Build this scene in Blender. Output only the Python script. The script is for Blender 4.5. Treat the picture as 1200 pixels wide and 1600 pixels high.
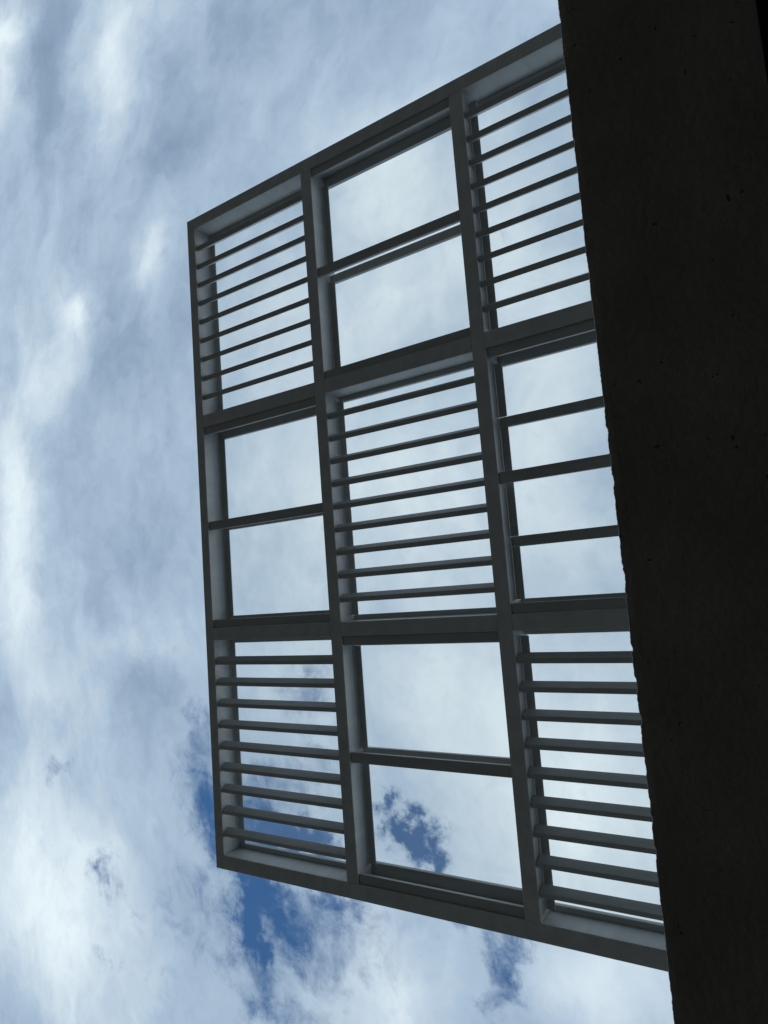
import bpy, bmesh, math, random
from mathutils import Vector, Matrix

scene = bpy.context.scene
scene.render.engine = 'CYCLES'
for o in list(bpy.data.objects):
    bpy.data.objects.remove(o)
COL = scene.collection

# ------------------------------------------------------------------ camera
H = 3.0                      # pergola underside above the camera, metres
EYE = 1.5
cam_d = bpy.data.cameras.new('camera')
cam = bpy.data.objects.new('camera', cam_d)
COL.objects.link(cam)
right = Vector((-0.8262912, -0.07560544, 0.55814575))
down = Vector((0.12479865, -0.99089456, 0.05052983))
fwd = Vector((0.54924325, 0.11140819, 0.82820291))
M = Matrix((right, -down, -fwd)).transposed().to_4x4()
M.translation = Vector((0.0, 0.0, EYE))
cam.matrix_world = M
cam_d.sensor_fit = 'VERTICAL'
cam_d.sensor_height = 36.0
cam_d.sensor_width = 27.0
cam_d.lens = 1071.526 / 1600.0 * 36.0
cam_d.clip_start = 0.02
cam_d.clip_end = 5000.0
scene.camera = cam

# ------------------------------------------------------------------ view
scene.view_settings.view_transform = 'Standard'
scene.view_settings.look = 'None'
scene.view_settings.exposure = 0.0
scene.view_settings.gamma = 1.0
scene.view_settings.use_curve_mapping = False

scene.cycles.max_bounces = 6
scene.cycles.diffuse_bounces = 3
scene.cycles.glossy_bounces = 3
scene.cycles.transparent_max_bounces = 16

# ------------------------------------------------------------------ sun behind thin cloud
SUN_ELEV, SUN_AZ = math.radians(60.0), math.radians(158.0)   # azimuth from +X towards +Y
sun_d = bpy.data.lights.new('sun', 'SUN')
sun_d.energy = 0.5
sun_d.angle = math.radians(25.0)
sun_d.color = (1.0, 0.98, 0.95)
sun = bpy.data.objects.new('sun', sun_d)
COL.objects.link(sun)
sdir = Vector((math.cos(SUN_ELEV) * math.cos(SUN_AZ), math.cos(SUN_ELEV) * math.sin(SUN_AZ), math.sin(SUN_ELEV)))
sun.rotation_euler = sdir.to_track_quat('Z', 'Y').to_euler()
sun.location = sdir * 30

# ------------------------------------------------------------------ sky: Nishita blue seen through a broken cloud layer
# cloud layer positions are in layer coordinates: metres along +X and +Y per metre of height (x/z, y/z);
# each entry: centre, radii, weight
CLOUD_GAPS = [
    (0.871, -0.604, 0.132, 0.05, 0.38), (0.787, -0.634, 0.083, 0.053, 0.2), (0.921, -0.263, 0.079, 0.071, 0.25), (0.689, -0.365, 0.031, 0.028, 1.15), 
    (0.654, -0.402, 0.04, 0.033, 1.6), (0.609, -0.437, 0.034, 0.022, 1.0), (1.023, -0.556, 0.055, 0.05, 1.0), (1.047, -0.645, 0.035, 0.055, 0.9), 
    (1.084, -0.502, 0.072, 0.03, 0.6), (0.829, -0.542, 0.065, 0.033, 0.85), (1.041, -0.748, 0.069, 0.059, 0.6), (1.121, -0.623, 0.056, 0.074, 0.35), 
    (0.948, -0.602, 0.049, 0.057, 0.4), (1.176, -0.374, 0.066, 0.097, 0.75), (0.967, -0.432, 0.112, 0.036, 1.05), (0.889, -0.463, 0.105, 0.027, 1.0), 
    (0.986, -0.357, 0.067, 0.048, 0.6), (0.84, -0.333, 0.074, 0.041, 0.55), (0.858, -0.178, 0.075, 0.04, 0.6), (1.087, -0.41, 0.081, 0.087, 0.6), 
    (1.526, -0.617, 0.06, 0.043, 0.75), (1.687, -0.382, 0.088, 0.034, 0.65), (0.499, -0.571, 0.039, 0.07, 0.95), (0.533, -0.648, 0.04, 0.038, 0.6), 
    (0.612, -0.538, 0.048, 0.03, 0.35), (1.147, -0.236, 0.058, 0.044, 0.55), (1.29, -0.324, 0.064, 0.041, 0.3), (1.511, -0.8, 0.049, 0.022, 0.3), 
    (1.239, -0.671, 0.138, 0.14, 0.4), (0.922, -0.675, 0.093, 0.09, 0.45), (0.978, -0.777, 0.066, 0.034, 0.3), 
]
CLOUD_MASSES = [
    (0.566, 0.322, 0.249, 0.36, 0.08), (0.373, -0.188, 0.127, 0.23, 0.06), (1.88, 0.199, 0.109, 0.329, 0.56), (1.801, -0.736, 0.302, 0.214, 0.5), 
    (1.494, 0.561, 0.13, 0.097, 0.12), (1.881, 1.75, 0.104, 0.062, 0.5), (1.4, 1.364, 0.081, 0.189, 0.42), (1.267, 0.8, 0.062, 0.056, 0.34), 
    (1.561, 0.782, 0.046, 0.058, 0.42), (1.706, 0.629, 0.121, 0.139, 0.4), (1.412, -0.072, 0.126, 0.059, 0.28), (1.622, 0.853, 0.054, 0.105, 0.2), 
    (0.388, -0.326, 0.17, 0.173, 0.4), (0.58, 0.738, 0.16, 0.106, 0.34), (0.37, -0.593, 0.091, 0.052, 0.28), (0.722, -0.65, 0.079, 0.062, 0.3), 
    (0.577, -0.173, 0.125, 0.113, 0.28), (1.36, 0.014, 0.09, 0.044, 0.15), (0.575, 0.508, 0.162, 0.091, 0.38), (0.606, 0.172, 0.2, 0.154, 0.42), 
    (0.597, 0.857, 0.114, 0.073, 0.1), (1.665, -0.193, 0.135, 0.063, 0.15), (0.343, 0.272, 0.087, 0.147, 0.28), (1.911, 1.588, 0.056, 0.163, 0.4), 
    (0.89, 0.552, 0.15, 0.144, 0.26), (0.345, 0.552, 0.094, 0.154, 0.2), (0.338, 0.046, 0.083, 0.095, 0.22), (1.172, 1.036, 0.159, 0.077, -0.273), 
    (1.658, 1.498, 0.096, 0.225, -0.195), (1.401, 0.604, 0.135, 0.111, -0.234), (1.611, 0.42, 0.124, 0.165, -0.218), (1.347, -0.159, 0.192, 0.064, -0.117), 
    (1.4, -0.289, 0.135, 0.071, 0.08), (0.358, 0.844, 0.167, 0.076, -0.094), (1.028, 1.248, 0.212, 0.135, -0.117), (1.949, -0.25, 0.116, 0.119, -0.273), 
    (1.002, 0.008, 0.086, 0.076, -0.062), (0.912, 0.268, 0.115, 0.076, 0.15), (1.931, -0.995, 0.185, 0.093, -0.156), (1.318, 0.129, 0.152, 0.087, -0.094), 
    (1.873, 1.03, 0.071, 0.284, -0.094), (1.44, 1.119, 0.111, 0.136, -0.117), 
]

world = bpy.data.worlds.new('World')
scene.world = world
world.use_nodes = True
world.cycles.sampling_method = 'MANUAL'
world.cycles.sample_map_resolution = 512
nt = world.node_tree
nt.nodes.clear()
N, L = nt.nodes, nt.links


def sock(node_or_val):
    return node_or_val


def put(inp, v):
    if isinstance(v, bpy.types.NodeSocket):
        L.new(v, inp)
    else:
        inp.default_value = v


def math_n(op, a, b=None, c=None, clamp=False):
    n = N.new('ShaderNodeMath')
    n.operation = op
    n.use_clamp = clamp
    put(n.inputs[0], a)
    if b is not None:
        put(n.inputs[1], b)
    if c is not None:
        put(n.inputs[2], c)
    return n.outputs[0]


def vec_n(op, a, b=None, c=None):
    n = N.new('ShaderNodeVectorMath')
    n.operation = op
    put(n.inputs[0], a)
    if b is not None:
        put(n.inputs[1], b)
    if c is not None:
        put(n.inputs[2], c)
    return n


def noise(vec, scale, detail, rough=0.55, dist=0.0, out='Fac'):
    n = N.new('ShaderNodeTexNoise')
    put(n.inputs['Vector'], vec)
    n.inputs['Scale'].default_value = scale
    n.inputs['Detail'].default_value = detail
    n.inputs['Roughness'].default_value = rough
    n.inputs['Distortion'].default_value = dist
    return n.outputs[out]


def smooth(v, lo, hi):
    n = N.new('ShaderNodeMapRange')
    n.interpolation_type = 'SMOOTHSTEP'
    put(n.inputs['Value'], v)
    n.inputs['From Min'].default_value = lo
    n.inputs['From Max'].default_value = hi
    return n.outputs[0]


tc = N.new('ShaderNodeTexCoord')
sep = N.new('ShaderNodeSeparateXYZ')
L.new(tc.outputs['Generated'], sep.inputs[0])
zc = math_n('MAXIMUM', sep.outputs[2], 0.12)
comb = N.new('ShaderNodeCombineXYZ')
L.new(math_n('DIVIDE', sep.outputs[0], zc), comb.inputs[0])
L.new(math_n('DIVIDE', sep.outputs[1], zc), comb.inputs[1])
P0 = comb.outputs[0]
# ragged edges: push the layer coordinates about with fine turbulence
wn = noise(P0, 2.6, 5.0, 0.62, 0.0, 'Color')
wv = vec_n('SUBTRACT', wn, (0.5, 0.5, 0.5)).outputs[0]
PW = vec_n('MULTIPLY_ADD', wv, (0.30, 0.30, 0.0), P0).outputs[0]
wn2 = noise(P0, 11.0, 6.0, 0.65, 0.0, 'Color')
wv2 = vec_n('SUBTRACT', wn2, (0.5, 0.5, 0.5)).outputs[0]
PG = vec_n('MULTIPLY_ADD', wv2, (0.24, 0.24, 0.0), P0).outputs[0]


def field(table, pos):
    acc = None
    for (x, y, rx, ry, w) in table:
        d = vec_n('SUBTRACT', pos, (x, y, 0.0)).outputs[0]
        d = vec_n('MULTIPLY', d, (1.0 / rx, 1.0 / ry, 0.0)).outputs[0]
        q = vec_n('DOT_PRODUCT', d, d).outputs['Value']
        e = math_n('EXPONENT', math_n('MULTIPLY', q, -0.8))
        acc = math_n('MULTIPLY_ADD', e, w, acc if acc is not None else 0.0)
    return acc


gap_f = field(CLOUD_GAPS, PG)
mass_f = field(CLOUD_MASSES, PW)

# streaky structure: cloud bands drawn out along Y
st = vec_n('MULTIPLY', PW, (1.0, 0.62, 1.0)).outputs[0]
n_big = noise(st, 1.7, 7.0, 0.55, 0.2)
n_mid = noise(vec_n('ADD', st, (7.3, 2.1, 0.0)).outputs[0], 5.0, 8.0, 0.6, 0.4)
n_fine = noise(vec_n('ADD', P0, (3.1, 9.7, 0.0)).outputs[0], 13.0, 8.0, 0.66, 0.5)

# blue gaps
g = math_n('ADD', gap_f, math_n('MULTIPLY', math_n('SUBTRACT', n_fine, 0.5), 1.9))
g = math_n('ADD', g, math_n('MULTIPLY', math_n('SUBTRACT', n_mid, 0.5), 0.8))
gap = math_n('MULTIPLY', smooth(g, 0.10, 1.30), 0.96)

# cloud brightness
t = math_n('MULTIPLY_ADD', mass_f, 0.85, 0.50)
t = math_n('MULTIPLY_ADD', math_n('SUBTRACT', n_big, 0.5), 0.75, t)
t = math_n('MULTIPLY_ADD', math_n('SUBTRACT', n_mid, 0.5), 0.62, t)
t = math_n('MULTIPLY_ADD', math_n('SUBTRACT', n_fine, 0.5), 0.30, t)

ramp = N.new('ShaderNodeValToRGB')
ramp.color_ramp.interpolation = 'LINEAR'
els = ramp.color_ramp.elements
els[0].position, els[0].color = 0.0, (0.13, 0.20, 0.31, 1)
els[1].position, els[1].color = 1.0, (0.80, 0.915, 0.97, 1)
for pos, colr in ((0.286, (0.19, 0.275, 0.405, 1)), (0.5, (0.285, 0.39, 0.53, 1)), (0.679, (0.425, 0.55, 0.685, 1)),
                  (0.857, (0.625, 0.74, 0.835, 1))):
    e = els.new(pos)
    e.color = colr
L.new(math_n('MULTIPLY_ADD', t, 1.0 / 1.4, 0.4 / 1.4), ramp.inputs[0])

sky = N.new('ShaderNodeTexSky')
sky.sky_type = 'NISHITA'
sky.sun_disc = False
sky.sun_elevation = SUN_ELEV
sky.sun_rotation = math.radians(90.0) - SUN_AZ
sky.air_density = 1.0
sky.dust_density = 0.0
sky.ozone_density = 4.0
bg_sky = N.new('ShaderNodeBackground')
bg_sky.inputs['Strength'].default_value = 0.1
sat = N.new('ShaderNodeHueSaturation')
sat.inputs['Saturation'].default_value = 1.25
L.new(sky.outputs[0], sat.inputs['Color'])
L.new(sat.outputs[0], bg_sky.inputs['Color'])
bg_cloud = N.new('ShaderNodeBackground')
bg_cloud.inputs['Strength'].default_value = 1.0
L.new(ramp.outputs[0], bg_cloud.inputs['Color'])
mix = N.new('ShaderNodeMixShader')
L.new(gap, mix.inputs[0])
L.new(bg_cloud.outputs[0], mix.inputs[1])
L.new(bg_sky.outputs[0], mix.inputs[2])
wout = N.new('ShaderNodeOutputWorld')
L.new(mix.outputs[0], wout.inputs['Surface'])

# ------------------------------------------------------------------ materials
def new_mat(name):
    m = bpy.data.materials.new(name)
    m.use_nodes = True
    nodes, links = m.node_tree.nodes, m.node_tree.links
    nodes.clear()
    out = nodes.new('ShaderNodeOutputMaterial')
    return m, nodes, links, out


def rough_mat(name, col_a, col_b, scale, rough, bump=0.0, bump_scale=60.0, pits=0.0, stretch=(1, 1, 1)):
    m, n, l, out = new_mat(name)
    b = n.new('ShaderNodeBsdfPrincipled')
    tcn = n.new('ShaderNodeTexCoord')
    mp = n.new('ShaderNodeMapping')
    mp.inputs['Scale'].default_value = stretch
    l.new(tcn.outputs['Object'], mp.inputs[0])
    nz = n.new('ShaderNodeTexNoise')
    nz.inputs['Scale'].default_value = scale
    nz.inputs['Detail'].default_value = 8.0
    nz.inputs['Roughness'].default_value = 0.65
    l.new(mp.outputs[0], nz.inputs['Vector'])
    r = n.new('ShaderNodeValToRGB')
    r.color_ramp.elements[0].position = 0.3
    r.color_ramp.elements[0].color = (*col_a, 1)
    r.color_ramp.elements[1].position = 0.72
    r.color_ramp.elements[1].color = (*col_b, 1)
    l.new(nz.outputs['Fac'], r.inputs[0])
    col = r.outputs[0]
    hgt = None
    if bump:
        bz = n.new('ShaderNodeTexNoise')
        bz.inputs['Scale'].default_value = bump_scale
        bz.inputs['Detail'].default_value = 6.0
        l.new(mp.outputs[0], bz.inputs['Vector'])
        hgt = bz.outputs['Fac']
    if pits:
        # scattered small air holes left by the formwork, their inner shade mixed into the colour
        vo = n.new('ShaderNodeTexVoronoi')
        vo.inputs['Scale'].default_value = pits
        wz = n.new('ShaderNodeTexNoise')
        wz.inputs['Scale'].default_value = 70.0
        l.new(mp.outputs[0], wz.inputs['Vector'])
        wa = n.new('ShaderNodeMixRGB')
        wa.blend_type = 'ADD'
        wa.inputs[0].default_value = 0.02
        l.new(mp.outputs[0], wa.inputs[1])
        l.new(wz.outputs['Color'], wa.inputs[2])
        l.new(wa.outputs[0], vo.inputs['Vector'])
        sp = n.new('ShaderNodeSeparateXYZ')
        l.new(vo.outputs['Color'], sp.inputs[0])
        thr = n.new('ShaderNodeMath'); thr.operation = 'MULTIPLY'
        l.new(sp.outputs[0], thr.inputs[0]); thr.inputs[1].default_value = 0.17
        pit = n.new('ShaderNodeMath'); pit.operation = 'LESS_THAN'
        l.new(vo.outputs['Distance'], pit.inputs[0]); l.new(thr.outputs[0], pit.inputs[1])
        gate = n.new('ShaderNodeMath'); gate.operation = 'GREATER_THAN'
        l.new(sp.outputs[1], gate.inputs[0]); gate.inputs[1].default_value = 0.62
        pm = n.new('ShaderNodeMath'); pm.operation = 'MULTIPLY'
        l.new(pit.outputs[0], pm.inputs[0]); l.new(gate.outputs[0], pm.inputs[1])
        dk = n.new('ShaderNodeMixRGB')
        l.new(pm.outputs[0], dk.inputs[0]); l.new(col, dk.inputs[1])
        dk.inputs[2].default_value = (0.11, 0.095, 0.08, 1)
        col = dk.outputs[0]
        sb = n.new('ShaderNodeMath'); sb.operation = 'SUBTRACT'
        l.new(hgt, sb.inputs[0]); l.new(pm.outputs[0], sb.inputs[1])
        hgt = sb.outputs[0]
    l.new(col, b.inputs['Base Color'])
    if hgt is not None:
        bp = n.new('ShaderNodeBump')
        bp.inputs['Strength'].default_value = bump
        bp.inputs['Distance'].default_value = 0.004
        l.new(hgt, bp.inputs['Height'])
        l.new(bp.outputs[0], b.inputs['Normal'])
    b.inputs['Roughness'].default_value = rough
    l.new(b.outputs[0], out.inputs['Surface'])
    return m


PAINT = rough_mat('painted_steel', (0.47, 0.478, 0.46), (0.62, 0.628, 0.61), 7.0, 0.55, 0.14, 140.0, stretch=(1.6, 1.6, .5))
SLAT = rough_mat('painted_slat', (0.35, 0.355, 0.34), (0.48, 0.485, 0.465), 11.0, 0.5, 0.08, 160.0, stretch=(.4, 2, 2))
TUBE = rough_mat('painted_tube', (0.35, 0.355, 0.34), (0.47, 0.475, 0.455), 8.0, 0.5, 0.08, 160.0, stretch=(.4, 2, 2))
CONCRETE = rough_mat('raw_concrete', (0.27, 0.247, 0.21), (0.40, 0.366, 0.315), 6.0, 0.9, 0.7, 70.0, pits=52.0, stretch=(1, .8, 1))
RENDER = rough_mat('wall_render', (0.30, 0.295, 0.28), (0.38, 0.37, 0.35), 3.0, 0.9, 0.4, 80.0)
INSIDE = rough_mat('inside_plaster', (0.13, 0.125, 0.115), (0.18, 0.17, 0.155), 3.0, 0.9, 0.3, 60.0)
FLOOR = rough_mat('dark_floor', (0.05, 0.047, 0.043), (0.075, 0.07, 0.065), 4.0, 0.7, 0.2, 60.0)
GROUND = rough_mat('paving_ground', (0.065, 0.055, 0.042), (0.095, 0.08, 0.062), 0.8, 0.9, 0.3, 30.0)


def glass_mat():
    m, n, l, out = new_mat('clear_glass')
    tr = n.new('ShaderNodeBsdfTransparent')
    tr.inputs[0].default_value = (0.98, 0.988, 0.985, 1)
    dust = n.new('ShaderNodeBsdfTranslucent')
    dust.inputs[0].default_value = (0.8, 0.8, 0.78, 1)
    gl = n.new('ShaderNodeBsdfGlossy')
    gl.inputs['Roughness'].default_value = 0.02
    lw = n.new('ShaderNodeLayerWeight')
    lw.inputs['Blend'].default_value = 0.5
    p5 = n.new('ShaderNodeMath'); p5.operation = 'POWER'
    l.new(lw.outputs['Facing'], p5.inputs[0]); p5.inputs[1].default_value = 5.0
    fr = n.new('ShaderNodeMath'); fr.operation = 'MULTIPLY_ADD'      # Schlick, the same from both sides
    l.new(p5.outputs[0], fr.inputs[0]); fr.inputs[1].default_value = 0.96; fr.inputs[2].default_value = 0.03
    tcn = n.new('ShaderNodeTexCoord')
    nz = n.new('ShaderNodeTexNoise')
    nz.inputs['Scale'].default_value = 6.0
    nz.inputs['Detail'].default_value = 8.0
    nz.inputs['Roughness'].default_value = 0.7
    l.new(tcn.outputs['Object'], nz.inputs['Vector'])
    mr = n.new('ShaderNodeMapRange')
    mr.inputs['To Min'].default_value = 0.02
    mr.inputs['To Max'].default_value = 0.06
    l.new(nz.outputs['Fac'], mr.inputs['Value'])
    m1 = n.new('ShaderNodeMixShader')
    l.new(mr.outputs[0], m1.inputs[0]); l.new(tr.outputs[0], m1.inputs[1]); l.new(dust.outputs[0], m1.inputs[2])
    m2 = n.new('ShaderNodeMixShader')
    l.new(fr.outputs[0], m2.inputs[0]); l.new(m1.outputs[0], m2.inputs[1]); l.new(gl.outputs[0], m2.inputs[2])
    l.new(m2.outputs[0], out.inputs['Surface'])
    return m


GLASS = glass_mat()

# ------------------------------------------------------------------ helpers
def link(name, me, mat, parent=None):
    o = bpy.data.objects.new(name, me)
    if mat and not me.materials:
        me.materials.append(mat)
    COL.objects.link(o)
    if parent:
        o.parent = parent
    return o


def box_mesh(name, sx, sy, sz, bevel=0.003):
    bm = bmesh.new()
    bmesh.ops.create_cube(bm, size=1.0)
    bmesh.ops.scale(bm, vec=(sx, sy, sz), verts=bm.verts)
    if bevel:
        bmesh.ops.bevel(bm, geom=list(bm.edges), offset=bevel, segments=1, affect='EDGES', profile=0.5)
    me = bpy.data.meshes.new(name)
    bm.to_mesh(me)
    bm.free()
    return me


MESHES = {}


def box(name, x0, x1, y0, y1, z0, z1, mat, parent=None, bevel=0.003, jitter=0.0):
    """one box between two corners; alike boxes share their mesh"""
    sx, sy, sz = x1 - x0, y1 - y0, z1 - z0
    key = (name, round(sx, 4), round(sy, 4), round(sz, 4), mat.name)
    if key not in MESHES:
        MESHES[key] = box_mesh(name, sx, sy, sz, bevel)
    o = link(name, MESHES[key], mat, parent)
    o.location = ((x0 + x1) / 2, (y0 + y1) / 2, (z0 + z1) / 2)
    if parent:
        o.location -= parent.location
    return o


rnd = random.Random(4)

# ------------------------------------------------------------------ ground
ground_me = bpy.data.meshes.new('ground')
S = 1500.0
ground_me.from_pydata([(-S, -S, -0.05), (S, -S, -0.05), (S, S, -0.05), (-S, S, -0.05)], [], [(0, 1, 2, 3)])
ground = link('ground', ground_me, GROUND)
ground['kind'] = 'structure'

# ------------------------------------------------------------------ building
WX0, WX1 = 0.0096, 0.3186            # inner and outer face of the wall over the doorway
ROOF_Z = 4.85
LZ = EYE + 1.2                       # underside of the lintel
bld = bpy.data.objects.new('concrete_building', None)
COL.objects.link(bld)
bld['label'] = 'dark concrete building edge with a ragged rim, seen from right below'
bld['category'] = 'building'
Y0, Y1, OY0, OY1 = -7.0, 7.0, -2.6, 2.8


def lintel_mesh():
    """underside with chipped outer arris: one profile swept along the doorway"""
    bm = bmesh.new()
    n = 1500
    rows = []
    # small broken bits of the arris, most of them over the middle of the doorway
    chips = [(rnd.uniform(OY0, OY1), rnd.uniform(.003, .009), rnd.uniform(.0005, .0015)) for _ in range(34)]
    chips += [(rnd.uniform(-.50, .25), rnd.uniform(.004, .013), rnd.uniform(.0008, .0024)) for _ in range(20)]
    ph = [rnd.uniform(0, 6.28) for _ in range(6)]
    coarse = [rnd.gauss(0, .00042) for _ in range(140)]
    for i in range(n + 1):
        y = OY0 + (OY1 - OY0) * i / n
        u = i / n * (len(coarse) - 2)
        k0 = int(u)
        wob = coarse[k0] * (1 - (u - k0)) + coarse[k0 + 1] * (u - k0) + rnd.gauss(0, .00028)
        cut = 0.0
        for cy, cw, cd in chips:
            k = abs(y - cy) / cw
            if k < 1:
                cut = max(cut, cd * min(1.0, 2.2 * (1 - k)) * rnd.uniform(.75, 1.0))
        xo = WX1 + .0006 + wob - cut
        prof = [(WX0, LZ), (WX0 + .08, LZ + .0006 * math.sin(7 * y + ph[3])), (WX0 + .18, LZ + .0008 * math.sin(5 * y + ph[4])),
                (xo - .012, LZ + .0005 * math.sin(23 * y)), (xo - .0016, LZ + .0006 + cut * .3), (xo, LZ + .003 + cut * .6),
                (WX1, LZ + .045), (WX1, LZ + .42), (WX0, LZ + .42)]
        rows.append([bm.verts.new((px, y, pz)) for px, pz in prof])
    m = len(rows[0])
    for a, b in zip(rows, rows[1:]):
        for j in range(m):
            bm.faces.new((a[j], a[(j + 1) % m], b[(j + 1) % m], b[j]))
    bm.faces.new(rows[0]); bm.faces.new(list(reversed(rows[-1])))
    bmesh.ops.recalc_face_normals(bm, faces=bm.faces)
    me = bpy.data.meshes.new('lintel')
    bm.to_mesh(me)
    bm.free()
    return me


link('lintel', lintel_mesh(), CONCRETE, bld)
box('wall', WX0, WX1, Y0, OY0, -.05, LZ + .42, RENDER, bld, 0)
box('wall', WX0, WX1, OY1, Y1, -.05, LZ + .42, RENDER, bld, 0)
box('wall', WX0, WX1, Y0, Y1, LZ + .42, ROOF_Z, RENDER, bld, 0)
box('ceiling', -5.0, WX0, Y0, Y1, LZ + .2, LZ + .42, INSIDE, bld, 0)
box('floor', -5.0, WX1, OY0, OY1, -.05, 0.0, FLOOR, bld, 0)
box('inside_wall', -5.2, -5.0, Y0, Y1, -.05, LZ + .42, INSIDE, bld, 0)
box('inside_wall', -5.0, WX0, Y0, Y0 + .2, -.05, LZ + .2, INSIDE, bld, 0)
box('inside_wall', -5.0, WX0, Y1 - .2, Y1, -.05, LZ + .2, INSIDE, bld, 0)
box('roof', -5.2, WX1 + .04, Y0, Y1, ROOF_Z, ROOF_Z + .15, RENDER, bld, 0)

# ------------------------------------------------------------------ pergola
PX = [(1.1137, 1.1364), (0.7763, 0.8014), (0.4414, 0.4666), (WX1 / H, WX1 / H + .0252)]     # beams along Y (x spans / H)
PY = [(0.8297, 0.8545), (0.3754, 0.4024), (-0.0792, -0.0535), (-0.5351, -0.508)]            # beams along X (y spans / H)
ZB = EYE + H
perg = bpy.data.objects.new('pergola', None)
COL.objects.link(perg)
perg.location = (WX1, (PY[0][1] + PY[3][0]) / 2 * H, ZB)
perg['label'] = 'grey steel pergola roof with slatted bays and clear bays against the cloudy sky'
perg['category'] = 'pergola'
BEAM_H = .176
zt = ZB + BEAM_H
yA, yB = PY[3][0] * H, PY[0][1] * H
# two long edge beams run from the wall to the outer corner, the beams along the wall fit between them
box('edge_beam', PX[3][0] * H, PX[0][1] * H, PY[0][0] * H, yB, ZB, zt, PAINT, perg)
box('edge_beam', PX[3][0] * H, PX[0][1] * H, yA, PY[3][1] * H, ZB, zt, PAINT, perg)
for (a, b) in PX:
    box('main_beam', a * H, b * H, PY[3][1] * H, PY[0][0] * H, ZB, zt, PAINT, perg)
bays_x = [(PX[i + 1][1] * H, PX[i][0] * H) for i in range(3)]        # outer, middle, wall column
bays_y = [(PY[j + 1][1] * H, PY[j][0] * H) for j in range(3)]
for (a, b) in bays_x:
    for j in (1, 2):
        box('cross_beam', a, b, PY[j][0] * H, PY[j][1] * H, ZB, zt, PAINT, perg)

TILT = math.radians(27.5)
W1, W2 = .0288, .052
cs, sn = math.cos(TILT), math.sin(TILT)


def slat_mesh(length):
    bm = bmesh.new()
    e1, e2 = Vector((0, cs, -sn)), Vector((0, sn, cs))
    bmesh.ops.create_cube(bm, size=1.0)
    for v in bm.verts:
        c = v.co.copy()
        v.co = Vector((c.x * length, 0, 0)) + e1 * (c.y * W1) + e2 * (c.z * W2)
    bmesh.ops.bevel(bm, geom=list(bm.edges), offset=.0018, segments=1, affect='EDGES', profile=0.5)
    me = bpy.data.meshes.new('slat')
    bm.to_mesh(me)
    bm.free()
    return me


low = W1 / 2 * sn + W2 / 2 * cs          # centre above the lowest corner
RAIL_Z = (ZB + .135, ZB + .160)
LIP = [.045, .042, .042]                 # outer side rails, by column: width and underside
LIP_Z = [.135, .110, .078]
TUBE_Z = (ZB + .011, ZB + .032)
slatted = {(0, 0), (0, 2), (1, 1), (2, 0), (2, 2)}       # (row, column)
for ci, (xa, xb) in enumerate(bays_x):
    proto = None
    for ri, (ya, yb) in enumerate(bays_y):
        sl = (ri, ci) in slatted
        rw = .030 if sl else .0645
        g = .0015
        # glazing rails on the inside of the bay, just under the glass
        box('glazing_rail', xa + g, xb - g, yb - rw, yb - g, *RAIL_Z, TUBE, perg, .002)
        box('glazing_rail', xa + g, xb - g, ya + g, ya + rw, *RAIL_Z, TUBE, perg, .002)
        ym = (ya + yb) / 2
        splits = []
        if sl:
            if proto is None:
                proto = slat_mesh(xb - xa - .004)
                proto.materials.append(SLAT)
            pitch = (yb - ya) / 10
            for k in range(1, 10):
                o = link('slat', proto, None, perg)
                o.location = Vector(((xa + xb) / 2, yb - pitch * k + rnd.uniform(-.0012, .0012), ZB + .006 + low + rnd.uniform(-.0008, .0008))) - perg.location
                o.rotation_euler = (rnd.uniform(-.02, .02), 0, rnd.uniform(-.0008, .0008))
        else:
            mids = [ym]
            box('cross_tube', xa + g, xb - g, ym - .0277, ym + .0277, *TUBE_Z, TUBE, perg, .002)
            box('cross_tube', xa + g, xb - g, yb - .0495, yb - g, *TUBE_Z, TUBE, perg, .002)
            box('cross_tube', xa + g, xb - g, ya + g, ya + .0495, *TUBE_Z, TUBE, perg, .002)
            splits = [ym] if (ri, ci) != (1, 2) else [.0597 * H, .2555 * H]
            for s in splits:
                box('glazing_bar', xa + g, xb - g, s - .0252, s + .0252, RAIL_Z[0] - (.045 if ci == 2 else 0), RAIL_Z[1] - (.045 if ci == 2 else 0), TUBE, perg, .002)
        cuts = [ya + rw] + [c for s in splits for c in (s - .0252, s + .0252)] + [yb - rw]
        for p, q in zip(cuts[::2], cuts[1::2]):
            box('glazing_ledge', xb - LIP[ci], xb - g, p + .0003, q - .0003, ZB + LIP_Z[ci], ZB + LIP_Z[ci] + .006, TUBE, perg, .001)
            box('glazing_ledge', xa + g, xa + .016, p + .0003, q - .0003, RAIL_Z[0], RAIL_Z[0] + .006, TUBE, perg, .001)
        edges = [ya + .004] + splits + [yb - .004]
        for p, q in zip(edges, edges[1:]):
            box('glass_pane', xa + .004, xb - .004, p + .003, q - .003, RAIL_Z[1] + .001, RAIL_Z[1] + .009, GLASS, perg, 0)
